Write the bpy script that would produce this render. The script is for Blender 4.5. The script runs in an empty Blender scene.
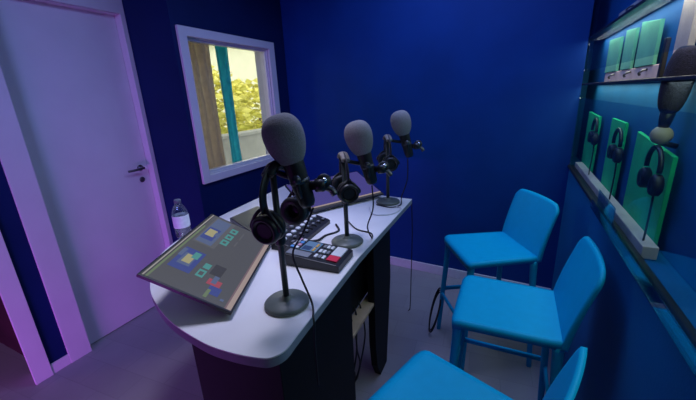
import bpy, bmesh, math, random
from mathutils import Vector, Matrix
random.seed(7)
SC = bpy.context.scene
COL = SC.collection
PI = math.pi

# ------------------------------------------------------------------ materials
def mat(name, col, rough=.5, metal=0, noise=.06, nscale=40, bump=0, bscale=120, emit=None, estr=0, spec=None):
    m = bpy.data.materials.new(name); m.use_nodes = True
    nt = m.node_tree; b = nt.nodes['Principled BSDF']
    b.inputs['Roughness'].default_value = rough
    b.inputs['Metallic'].default_value = metal
    if spec is not None: b.inputs['Specular IOR Level'].default_value = spec
    tc = nt.nodes.new('ShaderNodeTexCoord')
    n = nt.nodes.new('ShaderNodeTexNoise'); n.inputs['Scale'].default_value = nscale
    n.inputs['Detail'].default_value = 4
    nt.links.new(tc.outputs['Object'], n.inputs['Vector'])
    r = nt.nodes.new('ShaderNodeValToRGB')
    a = [max(0, c*(1-noise)) for c in col]; z = [min(1, c*(1+noise)) for c in col]
    r.color_ramp.elements[0].color = (*a, 1); r.color_ramp.elements[1].color = (*z, 1)
    r.color_ramp.elements[0].position = .3; r.color_ramp.elements[1].position = .7
    nt.links.new(n.outputs['Fac'], r.inputs['Fac'])
    nt.links.new(r.outputs['Color'], b.inputs['Base Color'])
    if bump:
        n2 = nt.nodes.new('ShaderNodeTexNoise'); n2.inputs['Scale'].default_value = bscale
        nt.links.new(tc.outputs['Object'], n2.inputs['Vector'])
        bp = nt.nodes.new('ShaderNodeBump'); bp.inputs['Strength'].default_value = bump
        bp.inputs['Distance'].default_value = .004
        nt.links.new(n2.outputs['Fac'], bp.inputs['Height'])
        nt.links.new(bp.outputs['Normal'], b.inputs['Normal'])
    if emit:
        b.inputs['Emission Color'].default_value = (*emit, 1)
        b.inputs['Emission Strength'].default_value = estr
    return m

def glass_mat(name, tint=(1, 1, 1), lo=.04, hi=.5, rough=.0, ior=1.45):
    # thin pane: lets light straight through, mirrors more at grazing angles
    m = bpy.data.materials.new(name); m.use_nodes = True
    nt = m.node_tree
    for n in list(nt.nodes):
        if n.type != 'OUTPUT_MATERIAL': nt.nodes.remove(n)
    out = [n for n in nt.nodes if n.type == 'OUTPUT_MATERIAL'][0]
    t = nt.nodes.new('ShaderNodeBsdfTransparent'); t.inputs['Color'].default_value = (*tint, 1)
    g = nt.nodes.new('ShaderNodeBsdfGlossy'); g.inputs['Roughness'].default_value = rough
    f = nt.nodes.new('ShaderNodeFresnel'); f.inputs['IOR'].default_value = ior
    mp = nt.nodes.new('ShaderNodeMapRange')
    mp.inputs['From Min'].default_value = 0; mp.inputs['From Max'].default_value = 1
    mp.inputs['To Min'].default_value = lo*.3; mp.inputs['To Max'].default_value = hi
    mx = nt.nodes.new('ShaderNodeMixShader')
    nt.links.new(f.outputs[0], mp.inputs['Value']); nt.links.new(mp.outputs[0], mx.inputs[0])
    nt.links.new(t.outputs[0], mx.inputs[1]); nt.links.new(g.outputs[0], mx.inputs[2])
    nt.links.new(mx.outputs[0], out.inputs['Surface'])
    return m

def emit_mat(name, col, s):
    return mat(name, (.02, .02, .02), .25, noise=0, emit=col, estr=s)

M = {}
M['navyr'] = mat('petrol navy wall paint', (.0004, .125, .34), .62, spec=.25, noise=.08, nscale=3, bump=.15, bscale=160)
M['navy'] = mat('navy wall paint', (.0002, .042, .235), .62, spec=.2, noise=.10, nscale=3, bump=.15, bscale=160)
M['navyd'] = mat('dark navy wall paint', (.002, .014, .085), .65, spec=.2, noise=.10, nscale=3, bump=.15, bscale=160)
M['white'] = mat('white gloss paint', (.72, .70, .72), .38, noise=.03, nscale=5)
M['ceil'] = mat('ceiling paint', (.30, .31, .36), .8, noise=.03, nscale=4)
M['base'] = mat('grey skirting', (.72, .74, .80), .5, noise=.04)
M['maroon'] = mat('dark maroon wall', (.05, .012, .02), .8, noise=.2, nscale=6)
M['table'] = mat('white table laminate', (.82, .79, .78), .36, noise=.04, nscale=6)
M['edge'] = mat('grey table edge band', (.25, .26, .30), .5, noise=.06)
M['black'] = mat('black cabinet laminate', (.004, .005, .008), .6, spec=.2, noise=.15, nscale=20)
M['wood'] = mat('beige wood', (.52, .36, .25), .55, noise=.15, nscale=14)
M['pine'] = mat('pale pink pine', (.82, .58, .50), .55, noise=.12, nscale=14)
M['teal'] = mat('teal stool plastic', (.0003, .41, .69), .5, spec=.15, noise=.03, nscale=30, bump=.08, bscale=500)
M['metal'] = mat('dark powder coat', (.030, .036, .036), .42, noise=.1, nscale=60)
M['base_lit'] = mat('window lit base coat', (.11, .13, .115), .4, noise=.08, nscale=60)  # lighter olive copy of the dark coat, window light put into the colour
M['plastic'] = mat('black plastic', (.014, .014, .016), .4, noise=.12, nscale=50)
M['foam'] = mat('hazy grey windscreen foam', (.32, .30, .275), .95, noise=.15, nscale=220, bump=.7, bscale=420)  # foam colour lifted to include the haze over the windscreens
M['ifoam'] = mat('dark indigo foam', (.022, .020, .050), .95, noise=.3, nscale=220, bump=.9, bscale=420)
M['pad'] = mat('black leatherette pad', (.016, .016, .018), .5, noise=.2, nscale=80, bump=.3, bscale=200)
M['band'] = mat('worn pale headband padding', (.30, .26, .22), .6, noise=.2, nscale=60)
M['grille'] = mat('dark cup grille', (.006, .006, .007), .6, noise=.2, nscale=200)
M['chrome'] = mat('chrome', (.62, .62, .64), .22, 1, noise=.03)
M['steel'] = mat('brushed dark steel', (.12, .12, .13), .35, .8, noise=.08)
M['cable'] = mat('black cable rubber', (.010, .010, .012), .55, noise=.1)
M['wcable'] = mat('white cable', (.6, .6, .64), .5, noise=.05)
M['key'] = mat('white rubber key', (.68, .70, .72), .5, noise=.05)
M['greykey'] = mat('grey rubber key', (.20, .21, .23), .5, noise=.06)
M['red'] = mat('red key', (.70, .03, .07), .45, noise=.06)
M['green'] = mat('bright green felt board', (.003, .58, .21), .85, noise=.14, nscale=9, bump=.3, bscale=300)
M['pgreen'] = mat('pale green felt board', (.14, .50, .33), .85, noise=.16, nscale=9, bump=.3, bscale=300)
M['niche'] = mat('blue display lining', (.005, .10, .32), .7, spec=.2, noise=.1, nscale=6)
M['acrylic'] = glass_mat('clear acrylic', (.62, .86, .95), .25, .6, .04)
M['glass'] = glass_mat('window glass', (.95, .97, .96), .04, .25)
M['dglass'] = glass_mat('display glass', (.80, .90, .96), .04, .16, .02)
M['pet'] = glass_mat('clear bottle plastic', (.93, .95, .97), .3, .6, .12, 1.5)
M['water'] = glass_mat('water', (.95, .97, .98), .2, .4, .0, 1.33)
M['label'] = mat('pale bottle label', (.80, .86, .92), .5, noise=.10, nscale=70)
M['cap'] = mat('grey bottle cap', (.12, .14, .18), .45, noise=.05)
M['bezel'] = mat('black monitor bezel', (.012, .012, .014), .35, noise=.1)
M['tan'] = mat('tan curtain cloth', (.50, .36, .24), .9, noise=.1, nscale=25, bump=.3)
M['tealc'] = mat('teal curtain cloth', (.06, .42, .52), .85, noise=.1, nscale=25, bump=.3)
M['leaf'] = mat('yellow green leaves', (.66, .62, .14), .7, noise=.3, nscale=4)
M['bark'] = mat('bark', (.16, .11, .07), .9, noise=.3, nscale=12, bump=.5)
M['wallw'] = mat('white render', (.78, .76, .68), .8, noise=.05, nscale=3)
M['roof'] = mat('grey roof', (.45, .42, .38), .8, noise=.1)
M['parapet'] = mat('grey concrete', (.26, .27, .25), .85, noise=.12, nscale=8)
M['lawn'] = mat('lawn', (.28, .34, .07), .95, noise=.3, nscale=6)
M['dwin'] = mat('dark window glass', (.10, .12, .14), .15, noise=.05)

def cloth(name, col):
    m = mat(name, col, .9, noise=.1, nscale=25); nt = m.node_tree; b = nt.nodes['Principled BSDF']
    out = [n for n in nt.nodes if n.type == 'OUTPUT_MATERIAL'][0]
    t = nt.nodes.new('ShaderNodeBsdfTranslucent'); mx = nt.nodes.new('ShaderNodeMixShader'); mx.inputs[0].default_value = .6
    nt.links.new(b.inputs['Base Color'].links[0].from_socket, t.inputs['Color'])
    nt.links.new(b.outputs[0], mx.inputs[1]); nt.links.new(t.outputs[0], mx.inputs[2]); nt.links.new(mx.outputs[0], out.inputs['Surface'])
    return m
M['tan'] = cloth('tan curtain cloth', (.62, .54, .42)); M['tealc'] = cloth('teal curtain cloth', (.17, .68, .74))
# floor: grey tiles/planks with fine joints
def floor_mat():
    m = bpy.data.materials.new('grey floor planks'); m.use_nodes = True
    nt = m.node_tree; b = nt.nodes['Principled BSDF']; b.inputs['Roughness'].default_value = .5
    tc = nt.nodes.new('ShaderNodeTexCoord')
    mp = nt.nodes.new('ShaderNodeMapping'); mp.inputs['Rotation'].default_value = (0, 0, -.07)
    br = nt.nodes.new('ShaderNodeTexBrick'); br.inputs['Scale'].default_value = 1.6
    br.inputs['Color1'].default_value = (.38, .36, .38, 1); br.inputs['Color2'].default_value = (.35, .33, .35, 1)
    br.inputs['Mortar'].default_value = (.32, .305, .32, 1); br.inputs['Mortar Size'].default_value = .004
    n = nt.nodes.new('ShaderNodeTexNoise'); n.inputs['Scale'].default_value = 7; n.inputs['Detail'].default_value = 6
    mx = nt.nodes.new('ShaderNodeMixRGB'); mx.blend_type = 'MULTIPLY'; mx.inputs[0].default_value = .15
    nt.links.new(tc.outputs['Object'], mp.inputs[0]); nt.links.new(mp.outputs[0], br.inputs[0])
    nt.links.new(tc.outputs['Object'], n.inputs['Vector'])
    nt.links.new(br.outputs['Color'], mx.inputs[1]); nt.links.new(n.outputs['Fac'], mx.inputs[2])
    nt.links.new(mx.outputs[0], b.inputs['Base Color'])
    return m
M['floor'] = floor_mat()

# ------------------------------------------------------------------ mesh helpers
class B:
    """collects shapes and links them as one mesh object"""
    def __init__(s): s.bm = bmesh.new()
    def box(s, lo, hi, bev=0, m=None, seg=2):
        c = [(a+b)/2 for a, b in zip(lo, hi)]; d = [abs(b-a) for a, b in zip(lo, hi)]
        t = bmesh.new(); bmesh.ops.create_cube(t, size=1)
        for v in t.verts: v.co = Vector((v.co.x*d[0], v.co.y*d[1], v.co.z*d[2]))
        if bev: bmesh.ops.bevel(t, geom=t.edges[:], offset=bev, segments=seg, affect='EDGES', profile=.5)
        mm = Matrix.Translation(c)
        if m is not None: mm = m @ mm
        return s.add(t, mm)
    def add(s, t, m=None, idx=0):
        if m is not None: bmesh.ops.transform(t, matrix=m, verts=t.verts[:])
        mp = {v: s.bm.verts.new(v.co) for v in t.verts}
        for f in t.faces:
            try:
                nf = s.bm.faces.new([mp[v] for v in f.verts]); nf.smooth = f.smooth; nf.material_index = idx or f.material_index
            except ValueError: pass
        t.free(); return s
    def lathe(s, prof, n=32, m=None, smooth=True):
        t = bmesh.new(); rings = []
        for r, z in prof:
            if r < 1e-6: rings.append([t.verts.new((0, 0, z))])
            else: rings.append([t.verts.new((r*math.cos(2*PI*i/n), r*math.sin(2*PI*i/n), z)) for i in range(n)])
        for a, b in zip(rings, rings[1:]):
            for i in range(n):
                j = (i+1) % n
                vs = [a[0] if len(a) == 1 else a[i], a[0] if len(a) == 1 else a[j], b[0] if len(b) == 1 else b[j], b[0] if len(b) == 1 else b[i]]
                vs2 = []
                for v in vs:
                    if v not in vs2: vs2.append(v)
                if len(vs2) > 2:
                    f = t.faces.new(vs2); f.smooth = smooth
        return s.add(t, m)
    def tube(s, pts, r, n=10, smooth=True, closed=False, cap=True):
        pts = [Vector(p) for p in pts]
        rs = r if isinstance(r, (list, tuple)) else [r]*len(pts)
        rs = [q if isinstance(q, tuple) else (q, q) for q in rs]
        t = bmesh.new(); rings = []; up = None
        N = len(pts)
        for i, p in enumerate(pts):
            if closed: d = pts[(i+1) % N]-pts[i-1]
            else: d = pts[min(i+1, N-1)]-pts[max(i-1, 0)]
            d.normalize()
            if up is None:
                up = Vector((0, 0, 1)) if abs(d.z) < .9 else Vector((0, 1, 0))
            x = up.cross(d)
            if x.length < 1e-4: x = Vector((1, 0, 0)).cross(d)
            x.normalize(); y = d.cross(x); up = y
            rings.append([t.verts.new(p+x*rs[i][0]*math.cos(2*PI*k/n)+y*rs[i][1]*math.sin(2*PI*k/n)) for k in range(n)])
        prs = list(zip(rings, rings[1:]))
        if closed: prs.append((rings[-1], rings[0]))
        for a, b in prs:
            for k in range(n):
                f = t.faces.new((a[k], a[(k+1) % n], b[(k+1) % n], b[k])); f.smooth = smooth
        if cap and not closed:
            t.faces.new(rings[0][::-1]); t.faces.new(rings[-1])
        return s.add(t)
    def prism(s, poly, z0, z1, bev=0, m=None, seg=2):
        t = bmesh.new()
        a = [t.verts.new((x, y, z0)) for x, y in poly]; b = [t.verts.new((x, y, z1)) for x, y in poly]
        t.faces.new(a[::-1]); t.faces.new(b); n = len(poly)
        for i in range(n): t.faces.new((a[i], a[(i+1) % n], b[(i+1) % n], b[i]))
        if bev:
            e = [e for e in t.edges if abs(e.verts[0].co.z-e.verts[1].co.z) < 1e-7]
            bmesh.ops.bevel(t, geom=e, offset=bev, segments=seg, affect='EDGES', profile=.5)
        return s.add(t, m)
    def grid(s, fn, nu, nv, th=None, smooth=True):
        """a shell: fn(u,v)->(point) u,v in 0..1; th(u,v)->Vector offset for the second face"""
        t = bmesh.new()
        A = [[t.verts.new(fn(i/nu, j/nv)) for j in range(nv+1)] for i in range(nu+1)]
        if th is None:
            for i in range(nu):
                for j in range(nv):
                    f = t.faces.new((A[i][j], A[i+1][j], A[i+1][j+1], A[i][j+1])); f.smooth = smooth
        else:
            C = [[t.verts.new(Vector(fn(i/nu, j/nv))+th(i/nu, j/nv)) for j in range(nv+1)] for i in range(nu+1)]
            for i in range(nu):
                for j in range(nv):
                    for G, rv in ((A, 1), (C, 0)):
                        q = (G[i][j], G[i+1][j], G[i+1][j+1], G[i][j+1])
                        f = t.faces.new(q if rv else q[::-1]); f.smooth = smooth
            loop = [(i, 0) for i in range(nu)]+[(nu, j) for j in range(nv)]+[(i, nv) for i in range(nu, 0, -1)]+[(0, j) for j in range(nv, 0, -1)]
            for k in range(len(loop)):
                i, j = loop[k]; p, q = loop[(k+1) % len(loop)]
                f = t.faces.new((A[p][q], A[i][j], C[i][j], C[p][q])); f.smooth = smooth
        return s.add(t)
    def build(s, name, mats, parent=None, off=None, kind=None):
        bmesh.ops.recalc_face_normals(s.bm, faces=s.bm.faces[:])
        me = bpy.data.meshes.new(name)
        if off is not None: bmesh.ops.translate(s.bm, vec=-Vector(off), verts=s.bm.verts[:])
        s.bm.to_mesh(me); s.bm.free()
        for m in (mats if isinstance(mats, list) else [mats]): me.materials.append(m)
        o = bpy.data.objects.new(name, me); COL.objects.link(o)
        if parent is not None: o.parent = parent
        if off is not None and parent is None: o.location = off
        if kind: o['kind'] = kind
        return o

def curve_pts(cp, n=8):
    """Catmull-Rom through control points"""
    cp = [Vector(p) for p in cp]; out = []
    P = [cp[0]*2-cp[1]]+cp+[cp[-1]*2-cp[-2]]
    for i in range(1, len(P)-2):
        for k in range(n):
            t = k/n; a, b, c, d = P[i-1], P[i], P[i+1], P[i+2]
            out.append(.5*((2*b)+(c-a)*t+(2*a-5*b+4*c-d)*t*t+(3*b-a-3*c+d)*t**3))
    out.append(cp[-1]); return out

def thing(name, label, cat, loc=(0, 0, 0), rz=0, group=None):
    o = bpy.data.objects.new(name, None); COL.objects.link(o)
    o.location = loc; o.rotation_euler = (0, 0, rz); o.empty_display_size = .05
    return tag(o, label, cat, group)
def tag(o, label, cat, group=None):
    o['label'] = label; o['category'] = cat
    if group: o['group'] = group
    return o
def dup(root, loc, rz, label, group=None):
    r = root.copy(); COL.objects.link(r); r.location = loc; r.rotation_euler = (0, 0, rz); r['label'] = label
    if group: r['group'] = group
    def rec(a, b):
        for ch in list(a.children):
            c = ch.copy(); COL.objects.link(c); c.parent = b; rec(ch, c)
    rec(root, r); return r
def align(p, d):
    """matrix that puts local z along d at p"""
    q = Vector(d).to_track_quat('Z', 'Y'); return Matrix.Translation(p) @ q.to_matrix().to_4x4()

# ------------------------------------------------------------------ camera
CAM = Vector((1.896, -.389, 1.472)); YAW, PIT, ROL = -.457, -.297, -.046
fw = Vector((math.sin(YAW)*math.cos(PIT), math.cos(YAW)*math.cos(PIT), math.sin(PIT)))
rt = Vector((math.cos(YAW), -math.sin(YAW), 0)); up = rt.cross(fw)
r2 = rt*math.cos(ROL)+up*math.sin(ROL); u2 = -rt*math.sin(ROL)+up*math.cos(ROL)
cd = bpy.data.cameras.new('camera'); cam = bpy.data.objects.new('camera', cd); COL.objects.link(cam)
cd.sensor_width = 36; cd.lens = 338.117*36/696; cd.clip_start = .02; cd.clip_end = 200
mw = Matrix((r2, u2, -fw)).transposed().to_4x4(); mw.translation = CAM
cam.matrix_world = mw
SC.camera = cam

# ------------------------------------------------------------------ room shell
W = 2.247; H = 2.6; XD = -.406; YF = -1.7; YW = 1.181
yb = lambda x: 2.328-.0742*x
# floor
b = B(); b.box((-3.2, YF-.1, -.08), (W+.12, 2.9, 0)); b.build('floor', M['floor'], kind='structure')
b = B(); b.box((-1.9, YF-.1, H), (W+.12, 2.9, H+.08)); b.build('ceiling', M['ceil'], kind='structure')
# back wall (slightly out of square)
b = B(); b.prism([(-.14, yb(-.14)), (W, yb(W)), (W, 2.6), (-.14, 2.6)], 0, H); b.build('wall_back', M['navy'], kind='structure')
b = B(); b.prism([(.001, yb(.001)-.012), (W-.001, yb(W)-.012), (W-.001, yb(W)-.0005), (.001, yb(.001)-.0005)], 0, .08, .003); b.build('baseboard_back', M['base'], kind='structure')
# left wall with the door opening and the dark doorway
b = B(); T = XD-.12
b.box((T, 1.154, 0), (XD, YW+.0, H))
b.box((T, .486, 2.032), (XD, 1.154, H))
b.box((T, .279, 0), (XD, .486, H))
b.box((T, -.75, 2.08), (XD, .279, H))
b.box((T, YF, 0), (XD, -.75, H))
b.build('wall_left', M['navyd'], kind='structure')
# boxed-out wall that carries the window (jog face + window wall)
y0, y1, z0, z1 = 1.270, 2.078, .990, 1.875
b = B()
b.box((T, YW, 0), (0, YW+.075, H))
b.box((-.13, YW+.075, 0), (0, y0, H)); b.box((-.13, y1, 0), (0, 2.5, H))
b.box((-.13, y0, 0), (0, y1, z0)); b.box((-.13, y0, z1), (0, y1, H))
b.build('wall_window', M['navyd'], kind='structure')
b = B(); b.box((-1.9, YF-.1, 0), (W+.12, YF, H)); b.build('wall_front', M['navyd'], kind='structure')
# dark room through the doorway at far left
b = B()
b.box((-1.9, YF, 0), (-1.8, .29, H)); b.box((-1.8, .286, 0), (T, .34, H)); b.build('wall_corridor', M['maroon'], kind='structure')
# right wall: solid below, display recess above
b = B()
b.prism([(W, -1.7), (W+.12, -1.7), (W+.12, 2.6), (W, 2.6)], 0, .975)
b.box((W+.095, YF, .975), (W+.12, 2.6, H))
b.box((W, YF, .975), (W+.095, -.45, H)); b.box((W, -.45, 2.2), (W+.095, 2.6, H)); b.box((W, 2.5605, .975), (W+.12, 2.60, H))
b.build('wall_right', [M['navyr']], kind='structure')
b = B(); b.box((W+.088, -.45, .976), (W+.0945, 2.55, 2.199)); b.build('trim_1', M['niche'], kind='structure')
# skirting on the blue strip beside the door
b = B(); b.box((XD+.0005, .279, 0), (XD+.010, .372, .066), .002); b.build('baseboard_left', M['white'], kind='structure')
# door trim (architrave + reveal), one piece
b = B()
b.box((XD+.0005, .372, 0), (XD+.014, .487, 2.13), .002)
b.box((XD+.0005, 1.150, 0), (XD+.012, 1.1795, 2.13), .002)
b.box((XD+.0005, .487, 2.032), (XD+.013, 1.150, 2.13), .002)
b.box((XD-.10, .4865, 0), (XD+.001, .4895, 2.032)); b.box((XD-.10, 1.151, 0), (XD+.001, 1.1535, 2.032)); b.box((XD-.10, .4895, 2.028), (XD+.001, 1.151, 2.0318))
b.build('trim_2', M['white'], kind='structure')
# doorway jamb at far left
b = B(); b.box((XD+.0005, .196, 0), (XD+.016, .279, 2.16), .002); b.box((T-.001, .236, 0), (XD+.001, .2788, 2.08))
b.build('trim_3', M['white'], kind='structure')
# the door itself
XS = XD-.05
d = B(); d.box((XS-.04, .4905, .006), (XS, 1.1500, 2.027), .002); door = d.build('door_1', M['white'], kind='structure')
h = B()
h.lathe([(0, 0), (.021, 0), (.021, .006), (.009, .008), (.008, .045), (0, .045)], 20, align((XS, 1.094, 1.055), (1, 0, 0)))
h.tube(curve_pts([(XS+.042, 1.098, 1.055), (XS+.046, 1.07, 1.055), (XS+.046, 1.03, 1.053), (XS+.040, .985, 1.052)], 5), .008)
h.build('door_handle', M['steel'], door)
h = B(); h.lathe([(0, 0), (.019, 0), (.019, .005), (.006, .006), (.005, .004), (0, .004)], 20, align((XS, 1.090, .972), (1, 0, 0))); h.build('keyhole', M['steel'], door)
# window
fr = B()
fx0, fx1 = -.005, .022
ya, yb_, za, zb = 1.209, 2.150, .938, 1.930
fr.box((fx0+.0055, ya, za), (fx1, y0, zb), .003); fr.box((fx0+.0055, y1, za), (fx1, yb_, zb), .003)
fr.box((fx0+.0055, y0-.002, za), (fx1, y1+.002, z0), .003); fr.box((fx0+.0055, y0-.002, z1), (fx1, y1+.002, zb), .003)
for lo, hi in (((-.13, y0, z0), (0, y0+.006, z1)), ((-.13, y1-.006, z0), (0, y1, z1)), ((-.13, y0, z0), (0.001, y1, z0+.008)), ((-.13, y0, z1-.006), (0, y1, z1))): fr.box(lo, hi)
win = fr.build('window_1', M['white'], kind='structure')
g = B(); g.box((-.030, y0+.014, z0+.018), (-.025, y1-.014, z1-.014)); g.build('pane', M['glass'], win)
g = B()
for lo, hi in (((-.042, y0+.006, z0+.008), (-.012, y0+.020, z1-.006)), ((-.042, y1-.020, z0+.008), (-.012, y1-.006, z1-.006)), ((-.042, y0+.02, z0+.008), (-.012, y1-.02, z0+.024)), ((-.042, y0+.02, z1-.020), (-.012, y1-.02, z1-.006))): g.box(lo, hi, .002)
g.build('sash', M['white'], win)

# ------------------------------------------------------------------ outside the window
def curtain(name, ya, yc, x, z0, z1, waves, amp, m, label):
    bb = B()
    def fn(u, v):
        y = ya+(yc-ya)*u; s = math.sin(u*waves*2*PI)
        return Vector((x+amp*s*(.6+.4*v), y+.006*math.sin(v*5+u*9), z0+(z1-z0)*v))
    bb.grid(fn, 60, 14, lambda u, v: Vector((-.003, 0, 0)))
    return tag(bb.build(name, m), label, 'curtain')
curtain('curtain', 1.30, 1.645, -.20, .86, 2.05, 4, .018, M['tan'], 'tan curtain hanging in folds at the left side of the window')
curtain('curtain', 1.715, 1.832, -.20, .86, 2.05, 3, .016, M['tealc'], 'narrow teal curtain hanging down the middle of the window')
b = B(); b.tube([(-.20, 1.262, 2.055), (-.20, 2.45, 2.055)], .010); r = b.build('curtain_rail', M['steel']); tag(r, 'dark curtain rail above the window behind the curtains', 'curtain rail')
b = B(); b.box((-40, -20, -.5), (-.6, 60, -.42)); b.build('ground', M['lawn'], kind='structure')
b = B(); b.box((-1.35, .9, -.42), (-1.2, 6.5, 1.05), .01); b.box((-1.39, .9, 1.05), (-1.16, 6.5, 1.09), .008)
tag(b.build('parapet', M['parapet']), 'low grey parapet wall outside across the bottom of the window', 'wall')
def tree(x, y, h, rad, label):
    t = thing('tree', label, 'tree', (x, y, -.42), 0, 'trees outside the window')
    bb = B(); bb.tube([(0, 0, 0), (.03, .02, h*.3), (-.02, .05, h*.62)], [.12, .09, .05], 8); bb.build('trunk', M['bark'], t)
    bb = B(); rnd = random.Random(int(x*100+y*10))
    for k in range(900):
        a, c = rnd.uniform(0, 2*PI), rnd.uniform(-1, 1); q = rad*rnd.uniform(.45, 1)**.6
        p = Vector((q*math.cos(a)*math.sqrt(1-c*c), q*math.sin(a)*math.sqrt(1-c*c), h*.66+q*c*.95))
        s = rnd.uniform(.07, .15); n = Vector((rnd.uniform(-1, 1), rnd.uniform(-1, 1), rnd.uniform(-.4, 1))).normalized()
        m_ = align(p, n)
        tt = bmesh.new(); vs = [tt.verts.new(v) for v in ((-s, 0, 0), (0, -s*.5, .01), (s, 0, 0), (0, s*.5, .01))]; tt.faces.new(vs); bb.add(tt, m_)
    bb.build('crown', M['leaf'], t)
tree(-4.6, 5.75, 2.7, .95, 'yellow green tree seen through the right half of the window')
tree(-4.8, 3.65, 2.9, .95, 'yellow green tree seen between the tan and teal curtains')
tree(-5.0, 7.9, 2.4, .95, 'low yellow green tree at the far right of the window view')
hb = thing('house', 'pale white house standing behind the trees outside the window', 'house', (-11, 15, -.42))
bb = B(); bb.box((-4, -4, 0), (4, 4, 4.2)); bb.build('wall', M['wallw'], hb)
bb = B(); bb.prism([(-4.4, -4.4), (4.4, -4.4), (4.4, 4.4), (-4.4, 4.4)], 4.2, 4.5, .1); bb.build('roof', M['roof'], hb)
for k in range(2):
    bb = B(); bb.box((3.98, -2.6+3*k, 1.4), (4.03, -1.2+3*k, 2.9)); bb.build('window', M['dwin'], hb)

# ------------------------------------------------------------------ the table
ZT = .86
near = curve_pts([(1.4175, .23, 0), (1.4205, .175, 0), (1.402, .140, 0), (1.369, .126, 0), (1.292, .114, 0), (1.193, .114, 0), (1.022, .145, 0), (.865, .206, 0), (.769, .263, 0), (.655, .355, 0), (.557, .483, 0), (.490, .66, 0), (.462, .82, 0)], 6)
poly = [(1.380, 1.541), (1.388, .72)]+[(p.x, p.y) for p in near]+[(.440, 1.04), (.400, 1.635)]
tb = thing('table', 'white topped podcast table with a rounded near end and black base', 'table', (1.0, .8, 0)); off = tb.location.copy()
b = B(); b.prism(poly, ZT-.004, ZT, .0015); b.build('tabletop', M['table'], tb, off)
b = B(); b.prism(poly, ZT-.030, ZT-.0045, .002); b.build('edge_band', M['edge'], tb, off)
P0 = Matrix.Translation((1.365, .68, 0)) @ Matrix.Rotation(.02, 4, 'Z')      # x=0 is the cabinet's seat-side face, y along the table
def cbx(lo, hi, bev=.002): b_ = B(); b_.box(lo, hi, bev, P0); return b_
cbx((-.345, -.48, 0), (0, 0, ZT-.031)).build('near_pedestal', M['black'], tb, off)
b = B(); prof = [(.265, ZT-.031), (.265, .26), (.285, .10), (.335, .0), (.44, .0), (.52, .50), (.52, ZT-.031)]
t_ = Matrix(((0, 0, 1, 0), (1, 0, 0, 0), (0, 1, 0, 0), (0, 0, 0, 1)))
b.prism(prof, -.035, 0, .003, P0 @ t_); b.build('far_leg', M['black'], tb, off)
cbx((-.080, .001, .50), (-.066, .46, ZT-.031)).build('back_panel', M['black'], tb, off)
cbx((-.87, .33, .0), (-.845, .80, ZT-.031)).build('left_leg', M['black'], tb, off)
cbx((-.0655, .001, .482), (-.004, .45, .498)).build('shelf', M['wood'], tb, off)

# cables
def cable(pts, r, m, label, n=8, group=None):
    bb = B(); P = curve_pts(pts, n); bb.tube(P, r, 8)
    o = bb.build('cable', m, off=P[0]); return tag(o, label, 'cable', group)

# ------------------------------------------------------------------ bar stools
def make_stool():
    t = thing('bar_stool', '', 'stool'); ZS = .66
    hw, hd = .178, .188
    # seat: rounded square with a gentle dish and a waterfall front (front is -x)
    bb = B()
    def sp(u, v):
        x = -1+2*u; y = -1+2*v
        k = 1-.035*(max(0, abs(x)-.80)/.20*max(0, abs(y)-.80)/.20)
        px = x*hd*k; py = y*(hw-.006*x)*k
        z = ZS-.006*(1-x*x*.8)*(1-y*y)
        if x < -.82: z -= .012*((-x-.82)/.18)**2
        return Vector((px, py, z))
    bb.grid(sp, 22, 20, lambda u, v: Vector((0, 0, -.030)))
    bb.build('seat', M['teal'], t)
    bb = B()
    def bp(u, v):
        y = -1+2*u
        top = .268-.006*abs(y)**3-.014*(max(0, abs(y)-.86)/.14)**2*v
        w = hw*(1.0+.015*v)-(.014*(max(0, v-.90)/.10)**2)
        z = ZS-.028+top*v+.028*v
        x = hd-.020+.012*v+.058*v**1.35+.014*(1-y*y)*v
        return Vector((x, y*w, z))
    bb.grid(bp, 20, 22, lambda u, v: Vector((.020-.008*v, 0, .003)))
    bb.build('backrest', M['teal'], t)
    for sx in (-1, 1):
        for sy in (-1, 1):
            bb = B()
            x0, yy0 = sx*(hd-.024), sy*(hw-.022)
            P = [(x0, yy0, ZS-.026), (x0+sx*.004, yy0+sy*.003, ZS-.14), (sx*(hd-.010), sy*(hw-.004), .30), (sx*(hd+.004), sy*(hw+.008), 0)]
            P = curve_pts(P, 5)
            n = len(P)
            bb.tube(P, [(.020-.007*(i/(n-1))**.6, .018-.006*(i/(n-1))**.6) for i in range(n)], 12)
            bb.build('leg', M['teal'], t)
    zf = .27; ex, ey = hd-.004, hw+.004
    for lo, hi in (((-ex, -ey, zf), (-ex, ey, zf)), ((ex, -ey, zf), (ex, ey, zf)), ((-ex, -ey, zf+.03), (ex, -ey, zf+.03)), ((-ex, ey, zf+.03), (ex, ey, zf+.03))):
        bb = B(); bb.tube([lo, hi], (.009, .015) and [(.008, .014), (.008, .014)], 10); bb.build('footrest', M['teal'], t)
    return t
st = make_stool()
st.location = (1.831, 1.456, 0); st.rotation_euler = (0, 0, math.radians(30)); st['label'] = 'teal plastic bar stool farthest away, nearest the blue back wall'; st['group'] = 'teal bar stools along the table'
dup(st, (1.936, .913, 0), 0.0, 'teal plastic bar stool in the middle, its near leg and footrest in full view')
dup(st, (1.797, .317, 0), math.radians(-19), 'teal plastic bar stool nearest the camera, cut off by the bottom edge')

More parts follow.
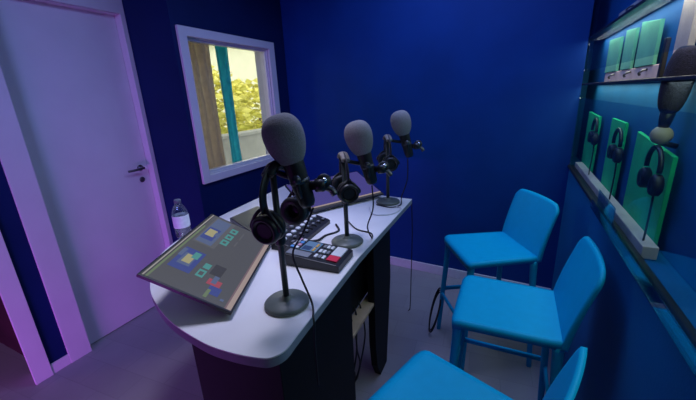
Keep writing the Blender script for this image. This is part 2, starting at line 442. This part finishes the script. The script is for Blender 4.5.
# ------------------------------------------------------------------ microphones on stands
def make_mic(dz, dx=0):
    t = thing('microphone', '', 'microphone')
    bb = B(); bb.lathe([(0, 0), (.066, 0), (.070, .004), (.070, .009), (.064, .015), (.030, .020), (.014, .024), (.014, .032), (0, .032)], 40); bb.build('base', M['base_lit'], t)
    zt = .40+dz
    bb = B(); bb.tube([(0, 0, .02), (0, 0, zt)], .0095, 14); bb.build('pole', M['metal'], t)
    bb = B(); bb.lathe([(0, 0), (.015, 0), (.017, .006), (.017, .034), (.013, .040), (0, .040)], 20, Matrix.Translation((0, 0, .19+dz*.4))); bb.build('collar', M['plastic'], t)
    # swivel joint and bent arm from the pole head to the microphone
    bb = B(); bb.lathe([(0, -.02), (.016, -.02), (.018, -.012), (.018, .012), (.016, .02), (0, .02)], 20, align((0, 0, zt-.004), (0, 1, 0)))
    bb.tube(curve_pts([(0, 0, zt-.004), (.018, 0, zt-.018), (.050+dx*.8, 0, zt-.030), (.080+dx, 0, zt-.028)], 5), .008, 10)
    bb.build('swivel_arm', M['plastic'], t)
    # body of the microphone leaning slightly
    ax = Vector((-.26, 0, 1)).normalized(); c0 = Vector((.092+dx, -.002, zt-.115))
    mb = align(c0, ax)
    bb = B(); bb.lathe([(0, 0), (.018, 0), (.023, .010), (.025, .030), (.027, .085), (.030, .125), (.030, .165), (0, .165)], 24, mb); body = bb.build('microphone_body', M['plastic'], t)
    bb = B(); bb.lathe([(.0265, .070), (.0285, .072), (.0285, .080), (.0265, .082)], 24, mb); bb.build('trim_ring', M['steel'], body)
    # windscreen
    pr = []
    R_, L_ = .0550, .146
    for i in range(25):
        s = i/24; th = s*PI
        r = R_*math.sin(th)**.78*(1-.16*math.cos(th)) if 0 < i < 24 else 0
        pr.append((r, L_*(1-math.cos(th))/2))
    ws = B(); ws.lathe(pr, 36, align(c0+ax*.118, ax))
    w = ws.build('windscreen', M['foam'], t)
    # yoke around the body
    bb = B(); k = c0+ax*.088
    bb.tube(curve_pts([k+Vector((0, .034, 0)), k+Vector((.004, .033, -.03)), k+Vector((.008, .012, -.062)), k+Vector((.008, -.012, -.062)), k+Vector((.004, -.033, -.03)), k+Vector((0, -.034, 0))], 6), .006, 8)
    bb.build('yoke', M['plastic'], t)
    for s in (-1, 1):
        bb = B(); bb.lathe([(0, 0), (.012, 0), (.013, .004), (.012, .012), (0, .013)], 16, align(k+Vector((0, s*.034, 0)), (0, s, 0))); bb.build('knob', M['steel'], t)
    # plug with right-angle boot on the right-hand side, and its clamp
    q = c0+ax*.050
    bb = B(); bb.lathe([(0, -.012), (.013, -.012), (.013, .014), (.019, .018), (.019, .040), (.014, .046), (0, .046)], 18, align(q+Vector((.020, 0, .010)), (1, -.15, .05)))
    bb.build('clamp', M['plastic'], t)
    bb = B(); bb.lathe([(0, 0), (.019, 0), (.021, .004), (.021, .018), (.018, .022), (0, .022)], 14, align(q+Vector((.058, .012, .018)), (.2, -1, .3))); kn = bb.build('clamp_knob', M['plastic'], t)
    bb = B(); bb.lathe([(0, 0), (.008, 0), (.008, .003), (0, .004)], 12, align(q+Vector((.0625, -.010, .025)), (.2, -1, .3))); bb.build('screw', M['chrome'], kn)
    bb = B(); bb.tube(curve_pts([q+Vector((.062, 0, .006)), q+Vector((.080, 0, -.004)), q+Vector((.090, -.004, -.020))], 4), [.010]*8+[.008], 10); bb.build('plug', M['steel'], t)
    return t
MR = math.radians(26)
MB_ = [(1.307, .345), (1.284, .830), (1.265, 1.43)]
m1 = make_mic(.035); m1.location = (*MB_[0], ZT); m1.rotation_euler = (0, 0, MR)
m1['label'] = 'black microphone with large foam windscreen on the nearest round base stand'; m1['group'] = 'microphones along the table'
m2 = make_mic(-.022, .024); m2.location = (*MB_[1], ZT); m2.rotation_euler = (0, 0, MR)
m2['label'] = 'middle microphone with foam windscreen, beside the small control pad'; m2['group'] = 'microphones along the table'
m3 = make_mic(-.016, .034); m3.location = (*MB_[2], ZT); m3.rotation_euler = (0, 0, MR)
m3['label'] = 'farthest microphone with foam windscreen, at the far corner of the table'; m3['group'] = 'microphones along the table'

# ------------------------------------------------------------------ headphones
def make_headphones(bandmat, sc=1.0):
    t = thing('headphones', '', 'headphones')        # origin: under side of the headband's top; cups hang along local +x / -x
    R_ = .075*sc
    arc = [Vector((R_*math.cos(a), 0, R_*math.sin(a)-R_)) for a in [math.radians(-18+216*i/28) for i in range(29)]]
    bb = B(); bb.tube(arc, [(.006, .016)]*29 if False else [(.015, .0055)]*29, 10); bb.build('headband', M['plastic'], t)
    top = [Vector(((R_-.004)*math.cos(a), 0, (R_+.004)*math.sin(a)-R_)) for a in [math.radians(48+84*i/14) for i in range(15)]]
    bb = B(); bb.tube(top, [(.018, .010)]*15, 12); bb.build('headband_pad', bandmat, t)
    for s in (1, -1):
        zc = -R_-.065*sc; xc = s*(R_-.012)
        ax = Vector((s, 0, -.10)).normalized()
        yk = B()
        yk.tube(curve_pts([(s*R_*.98, 0, -R_-.012), (s*(R_+.006), .02, -R_-.028), (s*(R_+.004), .043, zc+.01), (s*(R_+.002), .043, zc-.004)], 5), .005, 8)
        yk.tube(curve_pts([(s*R_*.98, 0, -R_-.012), (s*(R_+.006), -.02, -R_-.028), (s*(R_+.004), -.043, zc+.01), (s*(R_+.002), -.043, zc-.004)], 5), .005, 8)
        yk.build('yoke', M['plastic'], t)
        mm = align((xc, 0, zc), ax)
        cup = B(); cup.lathe([(0, 0), (.038, 0), (.042, .004), (.042, .018), (.039, .026), (.034, .030), (.030, .029), (.027, .022), (0, .021)], 32, mm)
        c = cup.build('ear_cup', M['plastic'], t)
        gr = B(); gr.lathe([(0, .0225), (.020, .0225), (.026, .0228), (.026, .0215), (0, .0215)], 28, mm); gr.build('grille', M['grille'], c)
        pd = B(); pd.lathe([(.018, -.002), (.030, 0), (.042, -.003), (.045, -.010), (.042, -.019), (.032, -.022), (.022, -.019), (.018, -.010), (.018, -.002)], 32, mm); pd.build('ear_pad', M['pad'], t)
    return t
HP = [((MB_[0][0]+.011, MB_[0][1]+.009, ZT+.440), 95, M['pad'], 1.12), ((MB_[1][0], MB_[1][1], ZT+.386), -52, M['band'], 1.0), ((MB_[2][0], MB_[2][1], ZT+.386), -58, M['band'], 1.0)]
lab = ['black headphones hanging on the stand of the nearest microphone', 'black headphones with pale headband pad on the middle microphone stand', 'black headphones with pale headband pad on the farthest microphone stand']
hps = []
for (p, a, m, s), l in zip(HP, lab):
    if m is M['band'] and hps and hps[-1]['pale']:
        o = dup(hps[-1], p, math.radians(a), l)
    else:
        o = make_headphones(m, s); o.location = p; o.rotation_euler = (0, 0, math.radians(a)); o['label'] = l
        o['pale'] = m is M['band']
    o['group'] = 'headphones hung on the microphone stands'; hps.append(o)
for o in hps:
    if 'pale' in o: del o['pale']

# ------------------------------------------------------------------ monitors
def make_monitor(name, BL, BR, TL, label, content, stand_len):
    BL, BR, TL = Vector(BL), Vector(BR), Vector(TL)
    u = (BR-BL); w = u.length; u.normalize(); v = TL-BL; v -= u*v.dot(u); h = v.length; v.normalize(); n = u.cross(v)
    mw = Matrix((u, v, n)).transposed().to_4x4(); mw.translation = BL
    loc = BL+u*w/2+v*h/2; t = thing(name, label, 'monitor', (loc.x, loc.y, ZT)); off = Vector((loc.x, loc.y, ZT))
    bb = B(); bb.box((0, 0, -.012), (w, h, -.0012), .002, mw)
    cs = bb.build('casing', M['bezel'], t, off)
    # screen: tiles of the picture as one mesh
    mats = []; bb = B()
    def tile(x0, y0, x1, y1, z, m):
        if m not in mats: mats.append(m)
        tt = bmesh.new(); f = tt.faces.new([tt.verts.new((w*(.012+.976*x), h*(.02+.96*y), z)) for x, y in ((x0, y0), (x1, y0), (x1, y1), (x0, y1))]); f.material_index = mats.index(m)
        bb.add(tt, mw)
    for i, (x0, y0, x1, y1, m) in enumerate(content): tile(x0, y0, x1, y1, -.0010+.00004*i, m)
    bb.build('screen', mats, t, off)
    # rear shell and low tilted foot
    bb = B(); bb.box((w*.12, h*.08, -.030), (w*.88, h*.80, -.0121), .008, mw); bb.build('rear_shell', M['bezel'], t, off)
    c = mw @ Vector((w/2, h*.45, -.030))
    # foot: plate on the table with a short neck up to the shell
    foot = Vector((c.x, c.y, ZT)); k = mw.to_3x3() @ Vector((0, 0, -1))
    bb = B(); bb.prism([(foot.x+.10*math.cos(a), foot.y+.08*math.sin(a)) for a in [2*PI*i/28 for i in range(28)]], ZT, ZT+.008, .002); ft = bb.build('foot', M['bezel'], t, off)
    bb = B(); bb.tube([(c.x, c.y, ZT+.006), (c.x, c.y, c.z+.004)], .018, 14); bb.build('neck', M['bezel'], t, off)
    return t
E_ = lambda n, c, s: emit_mat(n, [.62*q+.38*.075 for q in c], s*.92)
sbg = E_('screen grey', (.075, .078, .085), 1.0); spanel = E_('screen panel grey', (.11, .115, .125), 1.0); sbar = E_('screen pale bar', (.50, .38, .34), 1.0)
sgreen = E_('screen green line', (.16, .24, .10), 1.0); swhite = E_('screen white', (.45, .42, .40), 1.0); sblue = E_('screen blue', (.02, .05, .32), 1.0)
slb = E_('screen light blue', (.09, .14, .30), 1.0); syel = E_('screen cream', (.50, .46, .22), 1.0); scy = E_('screen cyan', (.06, .36, .34), 1.0)
sdark = E_('screen dark', (.02, .02, .024), 1.0); sred = E_('screen red', (.45, .05, .09), 1.0); spink = E_('screen rose', (.22, .13, .15), 1.0)
svio = emit_mat('screen violet', (.055, .045, .20), 1.0); sviod = E_('screen deep violet', (.085, .065, .26), 1.0)
c1 = [(0, 0, 1, 1, sbg), (0, .055, 1, .075, spink), (0, 0, 1, .055, sbar), (0, .955, 1, 1, sdark), (0, .968, 1, .985, swhite), (0, .925, .78, .950, sgreen),
      (.52, .60, .99, .90, spanel), (.54, .66, .97, .88, slb), (.60, .70, .80, .87, sblue), (.66, .73, .77, .85, syel), (.69, .70, .75, .74, slb),
      (.62, .50, .70, .60, scy), (.72, .50, .80, .60, scy), (.83, .50, .91, .60, scy), (.645, .53, .675, .575, sbg), (.745, .53, .775, .575, sbg), (.855, .53, .885, .575, sbg),
      (.16, .62, .42, .88, sblue), (.22, .68, .36, .83, slb), (.25, .70, .35, .80, syel), (.32, .66, .40, .74, scy), (.30, .84, .40, .89, slb),
      (.17, .47, .25, .56, scy), (.27, .47, .33, .55, scy), (.19, .49, .23, .54, sbg),
      (.06, .20, .14, .34, sblue), (.14, .24, .20, .40, sred), (.16, .30, .24, .36, slb), (.24, .30, .36, .44, sdark), (.02, .30, .10, .34, sgreen), (.04, .12, .06, .16, slb), (.66, .40, .74, .42, spanel), (.78, .40, .90, .42, spanel)]
make_monitor('monitor', (1.201, .221, .883), (.978, .705, .876), (.971, .118, 1.020), 'computer monitor lying tilted back at the near left, showing grey software windows', c1, .1)
c2 = [(0, 0, 1, 1, svio), (0, .55, 1, 1, svio), (0, 0, 1, .06, sdark), (0, .06, 1, .10, sbar)]
make_monitor('monitor', (.935, 1.066, .883), (1.210, 1.517, .887), (.690, 1.215, .982), 'second tilted monitor with a plain violet screen, behind the middle microphone', c2, .1)

# ------------------------------------------------------------------ mixing console, tablet and control pad
def quad_frame(o, xe):
    o, xe = Vector(o), Vector(xe); u = (xe-o); L = u.length; u.normalize(); n = Vector((0, 0, 1)); v = n.cross(u)
    m = Matrix((u, v, n)).transposed().to_4x4(); m.translation = o; return m, L
# mixing console: long side faces the stools (from D to C), local y runs away from the stools
m_, L = quad_frame((1.120, .660, ZT), (1.100, 1.015, ZT)); D_ = .114
mx = thing('mixing_console', 'black audio mixing console with a row of white keys behind the headphones', 'mixer', (1.02, .84, ZT)); off = mx.location.copy()
bb = B()
side = [(0, .0), (D_, .0), (D_, .044), (D_*.62, .038), (.012, .024), (0, .018)]
tm = m_ @ Matrix(((0, 0, 1, 0), (1, 0, 0, 0), (0, 1, 0, 0), (0, 0, 0, 1)))
bb.prism(side, 0, L, .003, tm); bb.build('body', M['plastic'], mx, off)
zs = lambda y: .024+.014*(y-.012)/(D_*.62-.012) if y < D_*.62 else .038+.006*(y-D_*.62)/(D_*.38)
for i in range(8):
    x = .034+i*.041; y = .066+.001*i
    bb = B(); bb.lathe([(0, 0), (.0125, 0), (.0125, .007), (.010, .010), (0, .0105)], 18, m_ @ Matrix.Translation((x, y, zs(y)-.001))); bb.build('key', M['key'], mx, off)
for i in range(8):
    x = .034+i*.041
    bb = B(); bb.box((x-.0025, .016, zs(.034)-.006), (x+.0025, .050, zs(.034)+.0025), .0005, m_); sl = bb.build('fader_slot', M['grille'], mx, off)
    y = .022+.022*((i*5) % 7)/7
    bb = B(); bb.box((x-.008, y-.006, zs(y)+.0036), (x+.008, y+.006, zs(y)+.012), .002, m_); bb.build('fader_cap', M['greykey'], sl, off)
for i in range(6):
    x = .04+i*.055; y = .098
    bb = B(); bb.lathe([(0, 0), (.010, 0), (.009, .014), (0, .015)], 14, m_ @ Matrix.Translation((x, y, zs(y)-.001))); bb.build('dial', M['greykey'], mx, off)
# tablet-like touch screen lying between the monitor and the console
tq = [(.575, .860), (.880, .712), (.968, .745), (.965, .985), (.580, 1.075)]
tp = thing('touch_panel', 'flat black touch panel lying on the table beside the mixing console', 'tablet', (.74, .93, ZT)); off = tp.location.copy()
bb = B(); bb.prism(tq, ZT, ZT+.022, .003); bb.build('casing', M['bezel'], tp, off)
cx, cy = .780, .890
ins = lambda k: [(cx+(x-cx)*k, cy+(y-cy)*k) for x, y in tq]
bb = B(); bb.prism(ins(.965), ZT+.0215, ZT+.0235, .0004); bb.build('rim', M['steel'], tp, off)
bb = B(); bb.prism(ins(.925), ZT+.0230, ZT+.0242); bb.build('screen', M['dwin'] if False else mat('dark touch screen', (.014, .016, .026), .35, spec=.2, noise=.05), tp, off)
# small control pad
m_, L = quad_frame((1.372, .572, ZT), (1.362, .722, ZT)); D2 = .245
cp = thing('control_pad', 'small black control pad with coloured buttons and a red and white key', 'controller', (1.28, .66, ZT)); off = cp.location.copy()
bb = B(); side = [(0, 0), (D2, 0), (D2, .050), (.010, .030), (0, .024)]
tm = m_ @ Matrix(((0, 0, 1, 0), (1, 0, 0, 0), (0, 1, 0, 0), (0, 0, 0, 1)))
bb.prism(side, 0, L, .003, tm); bb.build('body', M['plastic'], cp, off)
zs2 = lambda y: .030+.020*(y-.01)/(D2-.01)
def cbtn(x0, y0, x1, y1, m, name='button', hgt=.005):
    b_ = B(); t = bmesh.new()
    a = [t.verts.new((x, y, zs2(y)-.002)) for x, y in ((x0, y0), (x1, y0), (x1, y1), (x0, y1))]; c = [t.verts.new((x, y, zs2(y)+hgt)) for x, y in ((x0, y0), (x1, y0), (x1, y1), (x0, y1))]
    t.faces.new(a[::-1]); t.faces.new(c)
    for i in range(4): t.faces.new((a[i], a[(i+1) % 4], c[(i+1) % 4], c[i]))
    b_.add(t, m_); return b_.build(name, m, cp, off)
cbtn(.020, .016, .060, .058, M['red'], 'red_key'); cbtn(.062, .016, .135, .058, M['key'], 'white_key')
for i in range(3):
    for j in range(3): cbtn(.022+.042*i, .068+.016*j, .046+.042*i, .079+.016*j, [M['key'], M['greykey'], M['key']][(i+j) % 3])
cbtn(.060, .125, .140, .190, emit_mat('pad screen', (.10, .20, .42), .8), 'display', .001)
cbtn(.064, .150, .098, .186, emit_mat('pad screen dark', (.02, .05, .16), .8), 'display_window', .0014)
cbtn(.012, .130, .050, .225, M['greykey'], 'touch_strip', .001)
pm = [M['key'], mat('pink key', (.55, .30, .40), .5), mat('blue key', (.10, .30, .60), .5), M['key']]
for i in range(4):
    for j in range(2): cbtn(.058+.023*i, .198+.020*j, .074+.023*i, .212+.020*j, pm[(i+2*j) % 4])
for i in range(2): cbtn(.062+.036*i, .131, .090+.036*i, .140, mat('amber key', (.6, .36, .10), .5), 'button', .004)

# ------------------------------------------------------------------ water bottle
wb = thing('water_bottle', 'clear plastic water bottle standing on the table behind the tilted monitor', 'bottle', (.512, .622, ZT)); wb.scale = (1.05, 1.05, .93)
bb = B(); bb.lathe([(0, .004), (.024, .0), (.031, .004), (.033, .014), (.0325, .05), (.034, .056), (.034, .125), (.032, .140), (.024, .162), (.0135, .178), (.0125, .190), (0.0125, .198)], 28); bb.build('body', M['pet'], wb)
bb = B(); bb.lathe([(0, .006), (.030, .006), (.0318, .015), (.0315, .05), (.0325, .058), (.0325, .110), (0, .110)], 28); bb.build('water', M['water'], wb)
bb = B(); bb.lathe([(.0345, .060), (.0347, .062), (.0347, .120), (.0345, .122), (.0342, .122), (.0342, .060), (.0345, .060)], 28); bb.build('label', M['label'], wb)
bb = B(); bb.lathe([(0, .203), (.012, .203), (.0145, .200), (.0148, .186), (.0130, .185), (.0130, .199), (0, .199)], 24); bb.build('cap', M['cap'], wb)

# ------------------------------------------------------------------ cables
zc = ZT+.004
a = lambda b_, dx, dy, z: (b_[0]+dx, b_[1]+dy, z)
cable([(1.405, .385, 1.175), (1.372, .372, 1.10), (1.335, .362, 1.03), (1.355, .366, .95), (1.385, .362, .885), (1.402, .345, zc+.002), (1.418, .318, zc), (1.428, .305, zc-.02), (1.4275, .30, .78), (1.42, .31, .62)], .0032, M['cable'], 'black cable drooping from the nearest microphone and over the table edge')
cable([(1.388, .876, 1.115), (1.395, .865, 1.02), (1.365, .87, .93), (1.372, .90, zc+.001), (1.345, .955, zc), (1.26, .98, zc), (1.15, 1.09, zc)], .0032, M['cable'], 'black cable drooping from the middle microphone onto the table')
cable([(1.370, 1.476, 1.118), (1.372, 1.46, 1.0), (1.345, 1.44, .90), (1.352, 1.40, zc+.001), (1.31, 1.34, zc), (1.22, 1.36, zc)], .0032, M['cable'], 'black cable drooping from the farthest microphone onto the table')
cable([(1.20, 1.30, zc), (1.26, 1.20, zc), (1.35, 1.23, zc), (1.375, 1.33, zc), (1.34, 1.36, zc)], .0035, M['wcable'], 'white cable curved on the table in front of the farthest microphone')
cable([(1.10, .76, ZT+.007), (1.155, .79, ZT+.008), (1.16, .86, zc), (1.19, .93, zc), (1.14, 1.0, zc)], .005, M['cable'], 'thick black cable lying between the mixing console and the control pad')
cable([(1.376, 1.549, ZT-.02), (1.380, 1.556, .6), (1.372, 1.57, .3), (1.36, 1.60, .06), (1.34, 1.63, .004)], .003, M['cable'], 'thin black cable hanging from the far corner of the table to the floor')
# cables inside the cabinet
ci = lambda x, y, z: tuple(P0 @ Vector((x, y, z)))
for k, (y, w_) in enumerate(((.06, .03), (.11, -.02), (.165, .03))):
    cable([ci(-.12, y+.10, .524), ci(-.085, y+.07, .530), ci(-.050, y+.04, .50), ci(-.04, y+w_+.03, .34), ci(-.055, y-w_+.05, .18), ci(-.10, y+.06, .03), ci(-.14, y+.13, .004)], .004, M['cable'],
          ['black cable hanging off the cabinet shelf, nearest the camera', 'black cable hanging off the cabinet shelf, between two others', 'black cable hanging off the cabinet shelf, nearest the far leg'][k], group='cables inside the cabinet')
cable([ci(-.40, .10, .525), ci(-.20, .20, .526), ci(-.16, .30, .526), ci(-.09, .38, .526)], .005, M['cable'], 'black cable lying along the beige cabinet shelf', group='cables inside the cabinet')
co = []
for i in range(60):
    t = i/59*2*PI*2.6
    co.append((1.550+.030*math.cos(t), 1.50+.085*math.sin(t), .012+.0014*i/2+.115+.105*math.sin(t+.6)))
cable(co, .0045, M['cable'], 'loose coil of black cable beside the foot of the farthest stool', n=2)

# ------------------------------------------------------------------ display recess in the right wall
gx = W
def pane(name, ya, yc, za, zb, label, m=M['dglass'], x=W):
    bb = B(); bb.box((x, ya, za), (x+.006, yc, zb)); o = bb.build(name, m, off=(x, ya, za)); return tag(o, label, 'glass')
p1 = pane('glass_pane', -.45, 2.150, .992, 1.403, 'lower glass pane in front of the green boards and headphones'); p2 = pane('glass_pane', -.45, 2.140, 1.549, 2.19, 'upper glass pane in front of the pale green boards', x=W+.001)
for (p, y, z, l) in ((p1, 2.145, .998, ''), (p1, 2.145, 1.398, ''), (p2, 2.132, 1.556, '')):
    bb = B(); bb.lathe([(0, 0), (.006, 0), (.006, .003), (.004, .005), (0, .0055)], 14, align((W, y, z), (-1, 0, 0)))
    o = bb.build('standoff_screw', M['chrome'], p, off=p.location)
    o.location = (0, 0, 0)
def bar(name, lo, hi, m, label, cat, bev=.002):
    bb = B(); bb.box(lo, hi, bev); o = bb.build(name, m, off=lo); return tag(o, label, cat)
bar('frame_rail', (W-.012, -.45, .9755), (W+.020, 2.155, .990), M['plastic'], 'thin black rail along the bottom of the lower glass pane', 'rail')
bar('shelf', (W+.004, -.45, 1.474), (W+.086, 2.30, 1.484), M['plastic'], 'thin dark shelf across the display between the two rows of boards', 'shelf')
bar('ledge', (W+.0215, .79, .9765), (W+.060, 2.12, 1.016), M['pine'], 'beige wooden ledge below the row of bright green boards', 'ledge', .003)
def hook_rail(ya, yc, za, zb, x, label, ys):
    t = thing('hook_rail', label, 'rail', (x, (ya+yc)/2, za)); off = t.location.copy()
    bb = B(); bb.box((x, ya, za), (x+.016, yc, zb), .003); bb.build('board', M['pine'], t, off)
    for y in ys:
        bb = B(); bb.tube(curve_pts([(x, y, zb-.012), (x-.014, y, zb-.016), (x-.022, y, zb-.024), (x-.018, y, zb-.032)], 4), .004, 8); bb.build('hook', M['steel'], t, off)
hook_rail(1.135, 1.93, 1.4845, 1.530, W+.066, 'beige hook rail standing on the dark shelf below the pale green boards', (1.25, 1.45, 1.72))
hook_rail(1.23, 1.85, 1.745, 1.800, W+.066, 'beige hook rail near the top edge of the display', (1.35, 1.6))
bar('upper_shelf', (W+.004, -.45, 1.728), (W+.086, 2.30, 1.740), M['plastic'], 'thin dark shelf high in the display above the pale green boards', 'shelf')
bar('upright', (W+.060, .925, 1.4845), (W+.076, 1.020, 1.727), M['pine'], 'beige wooden upright beside the foam microphone in the display', 'board')
bar('clip', (W+.046, 1.045, 1.4845), (W+.058, 1.066, 1.600), M['plastic'], 'narrow dark strip standing in front of the shelf back, left of the beige upright', 'strip')
def board(ya, yc, za, zb, dz, m, label, group):
    x = W+.062; bb = B(); t = bmesh.new()
    pts = [(ya, za), (yc, za), (yc, zb), (ya, zb-dz)]
    bb.prism(pts, 0, .012, .002, Matrix.Translation((x, 0, 0)) @ Matrix(((0, 0, 1, 0), (1, 0, 0, 0), (0, 1, 0, 0), (0, 0, 0, 1))))
    o = bb.build('felt_board', m, off=(x, ya, za)); return tag(o, label, 'board', group)
G1, G2 = 'bright green boards on the ledge', 'pale green boards on the shelf'
zl = .9765
board(.850, 1.200, zl, 1.303, .034, M['green'], 'bright green board nearest the camera, in the lower row of the display', G1)
board(1.370, 1.600, zl, 1.322, .004, M['green'], 'middle bright green board in the lower row of the display', G1)
board(1.870, 2.180, zl, 1.318, .010, M['green'], 'bright green board farthest from the camera in the lower row', G1)
zu = 1.5305
board(1.195, 1.405, zu, 1.695, .022, M['pgreen'], 'pale green board at the right of the upper row, nearest the camera', G2)
board(1.47, 1.62, zu, 1.695, .010, M['pgreen'], 'pale green board in the middle of the upper row', G2)
board(1.70, 1.93, zu, 1.690, .010, M['pgreen'], 'pale green board at the far left end of the upper row', G2)

def flat_headphones(y, z, s, label):
    x = W+.036
    t = thing('headphones', label, 'headphones', (x, y, z), 0, 'headphones hanging in the display')
    R_ = .055*s
    arc = [Vector((0, R_*math.cos(a), R_*math.sin(a))) for a in [math.radians(-12+204*i/22) for i in range(23)]]
    bb = B(); bb.tube(arc, [(.007, .007)]*23, 8); bb.build('headband', M['plastic'], t)
    for q in (-1, 1):
        bb = B(); bb.lathe([(0, -.013), (.020, -.013), (.026, -.008), (.026, .006), (.021, .013), (.012, .012), (0, .010)], 20, align((0, q*R_*.92, -.048*s), (-1, 0, 0)) @ Matrix.Scale(1.25*s, 4, (0, 0, 0) if False else (0, 1, 0))); bb.build('ear_cup', M['pad'], t)
    bb = B(); bb.tube(curve_pts([(0, -R_*.9, -.07*s), (.004, -R_*.9+.01, -.14*s), (-.002, -R_*.9-.01, -.20), (.0, -R_*.9, -.235)], 5), .003, 6); bb.build('cord', M['cable'], t)
flat_headphones(.895, 1.235, 1.0, 'black headphones hanging in front of the nearest bright green board')
flat_headphones(1.33, 1.245, .95, 'black headphones hanging in front of the middle bright green board')
flat_headphones(1.80, 1.250, .95, 'black headphones hanging in front of the farthest bright green board')
# foam microphone held in the display
dm = thing('microphone', 'foam covered microphone with a pale ball joint standing in the wall display', 'microphone', (W+.045, .905, 1.30)); off = dm.location.copy()
c0, c1_ = Vector((W+.045, .905, 1.385)), Vector((W+.045, .868, 1.560)); ax = (c1_-c0); Lw = ax.length; ax.normalize()
pr = [(0 if i in (0, 20) else .034*math.sin(PI*i/20)**.55, Lw*(1-math.cos(PI*i/20))/2) for i in range(21)]
bb = B(); bb.lathe(pr, 26, align(c0, ax)); bb.build('windscreen', M['ifoam'], dm, off)
bb = B(); bb.lathe([(0, 0), (.012, 0), (.016, .02), (.018, .05), (0, .05)], 18, align(c0-ax*.040, ax)); bb.build('microphone_body', M['plastic'], dm, off)
bb = B(); bb.lathe([(0 if i in (0, 12) else .027*math.sin(PI*i/12), -.027*math.cos(PI*i/12)) for i in range(13)], 20, Matrix.Translation((W+.045, .915, 1.322))); bb.build('ball_joint', M['wood'], dm, off)
bb = B(); bb.tube([(W+.045, .917, 1.30), (W+.086, .917, 1.290)], .008, 10); bb.build('bracket', M['plastic'], dm, off)
# clear acrylic strip along the foot of the glass
al = thing('acrylic_strip', 'clear acrylic strip hanging below the glass beside the middle stool', 'strip', (W-.03, .75, 1.02)); off = al.location.copy()
bb = B(); bb.box((W-.034, -.40, .990), (W-.030, 1.235, 1.026), .0008); bb.box((W-.034, -.40, .990), (W-.001, 1.235, .994), .0008); bb.build('lip', M['acrylic'], al, off)
bb = B(); bb.box((W-.029, .92, .995), (W-.026, 1.165, 1.085), .0008); bb.build('holder', M['acrylic'], al, off)

# ------------------------------------------------------------------ light
w = bpy.data.worlds.new('World'); SC.world = w; w.use_nodes = True
bg = w.node_tree.nodes['Background']; bg.inputs['Color'].default_value = (1.0, .98, .86, 1); bg.inputs['Strength'].default_value = 2.8
def area(name, loc, target, sx, sy, col, power, spread=PI):
    l = bpy.data.lights.new(name, 'AREA'); l.shape = 'RECTANGLE'; l.size = sx; l.size_y = sy; l.color = col; l.energy = power; l.spread = spread
    o = bpy.data.objects.new(name, l); COL.objects.link(o); o.location = loc
    o.rotation_euler = (Vector(target)-Vector(loc)).to_track_quat('-Z', 'Y').to_euler(); return o
area('ceiling_led_panel', (1.45, 1.35, H-.02), (1.45, 1.25, 0), 1.2, 1.3, (.34, .45, 1.0), 19, math.radians(160))
area('door_fill', (1.0, -1.3, 2.45), (-.45, .60, 1.40), .6, .15, (.24, .34, 1.0), 4.6, math.radians(85))  # unseen blue fill light, added to brighten the door
area('violet_led_tube', (.45, -1.30, .20), (-.45, .85, .15), .8, .08, (.58, .12, 1.0), 11, math.radians(120))
area('corridor_lamp', (-1.2, -.6, 2.4), (-1.2, -.6, 0), .3, .3, (1.0, .45, .35), 3)
area('display_fill', (W+.045, 1.0, 1.470), (W+.045, 1.0, 1.0), .05, 2.4, (.68, 1.0, .66), 2.6)  # added fill under the middle shelf to brighten the green boards
area('display_fill', (W+.045, 1.0, 1.725), (W+.045, 1.0, 1.5), .05, 2.4, (.95, .95, .80), 4.5)  # second added fill, brightens the upper boards and rails
l = bpy.data.lights.new('table_fill', 'SPOT'); l.energy = 67; l.color = (.70, .72, 1.0); l.spot_size = math.radians(62); l.spot_blend = .7; l.shadow_soft_size = .18  # unseen spot, added to brighten the tabletop only
o = bpy.data.objects.new('table_fill', l); COL.objects.link(o); o.location = (.98, .72, 2.5); o.scale = (.72, 1, 1)
o.rotation_euler = (Vector((.96, .50, .86))-o.location).to_track_quat('-Z', 'Y').to_euler()

vs = SC.view_settings; vs.view_transform = 'Standard'; vs.look = 'None'; vs.gamma = 1; vs.use_curve_mapping = False; vs.exposure = 0
SC.display_settings.display_device = 'sRGB'
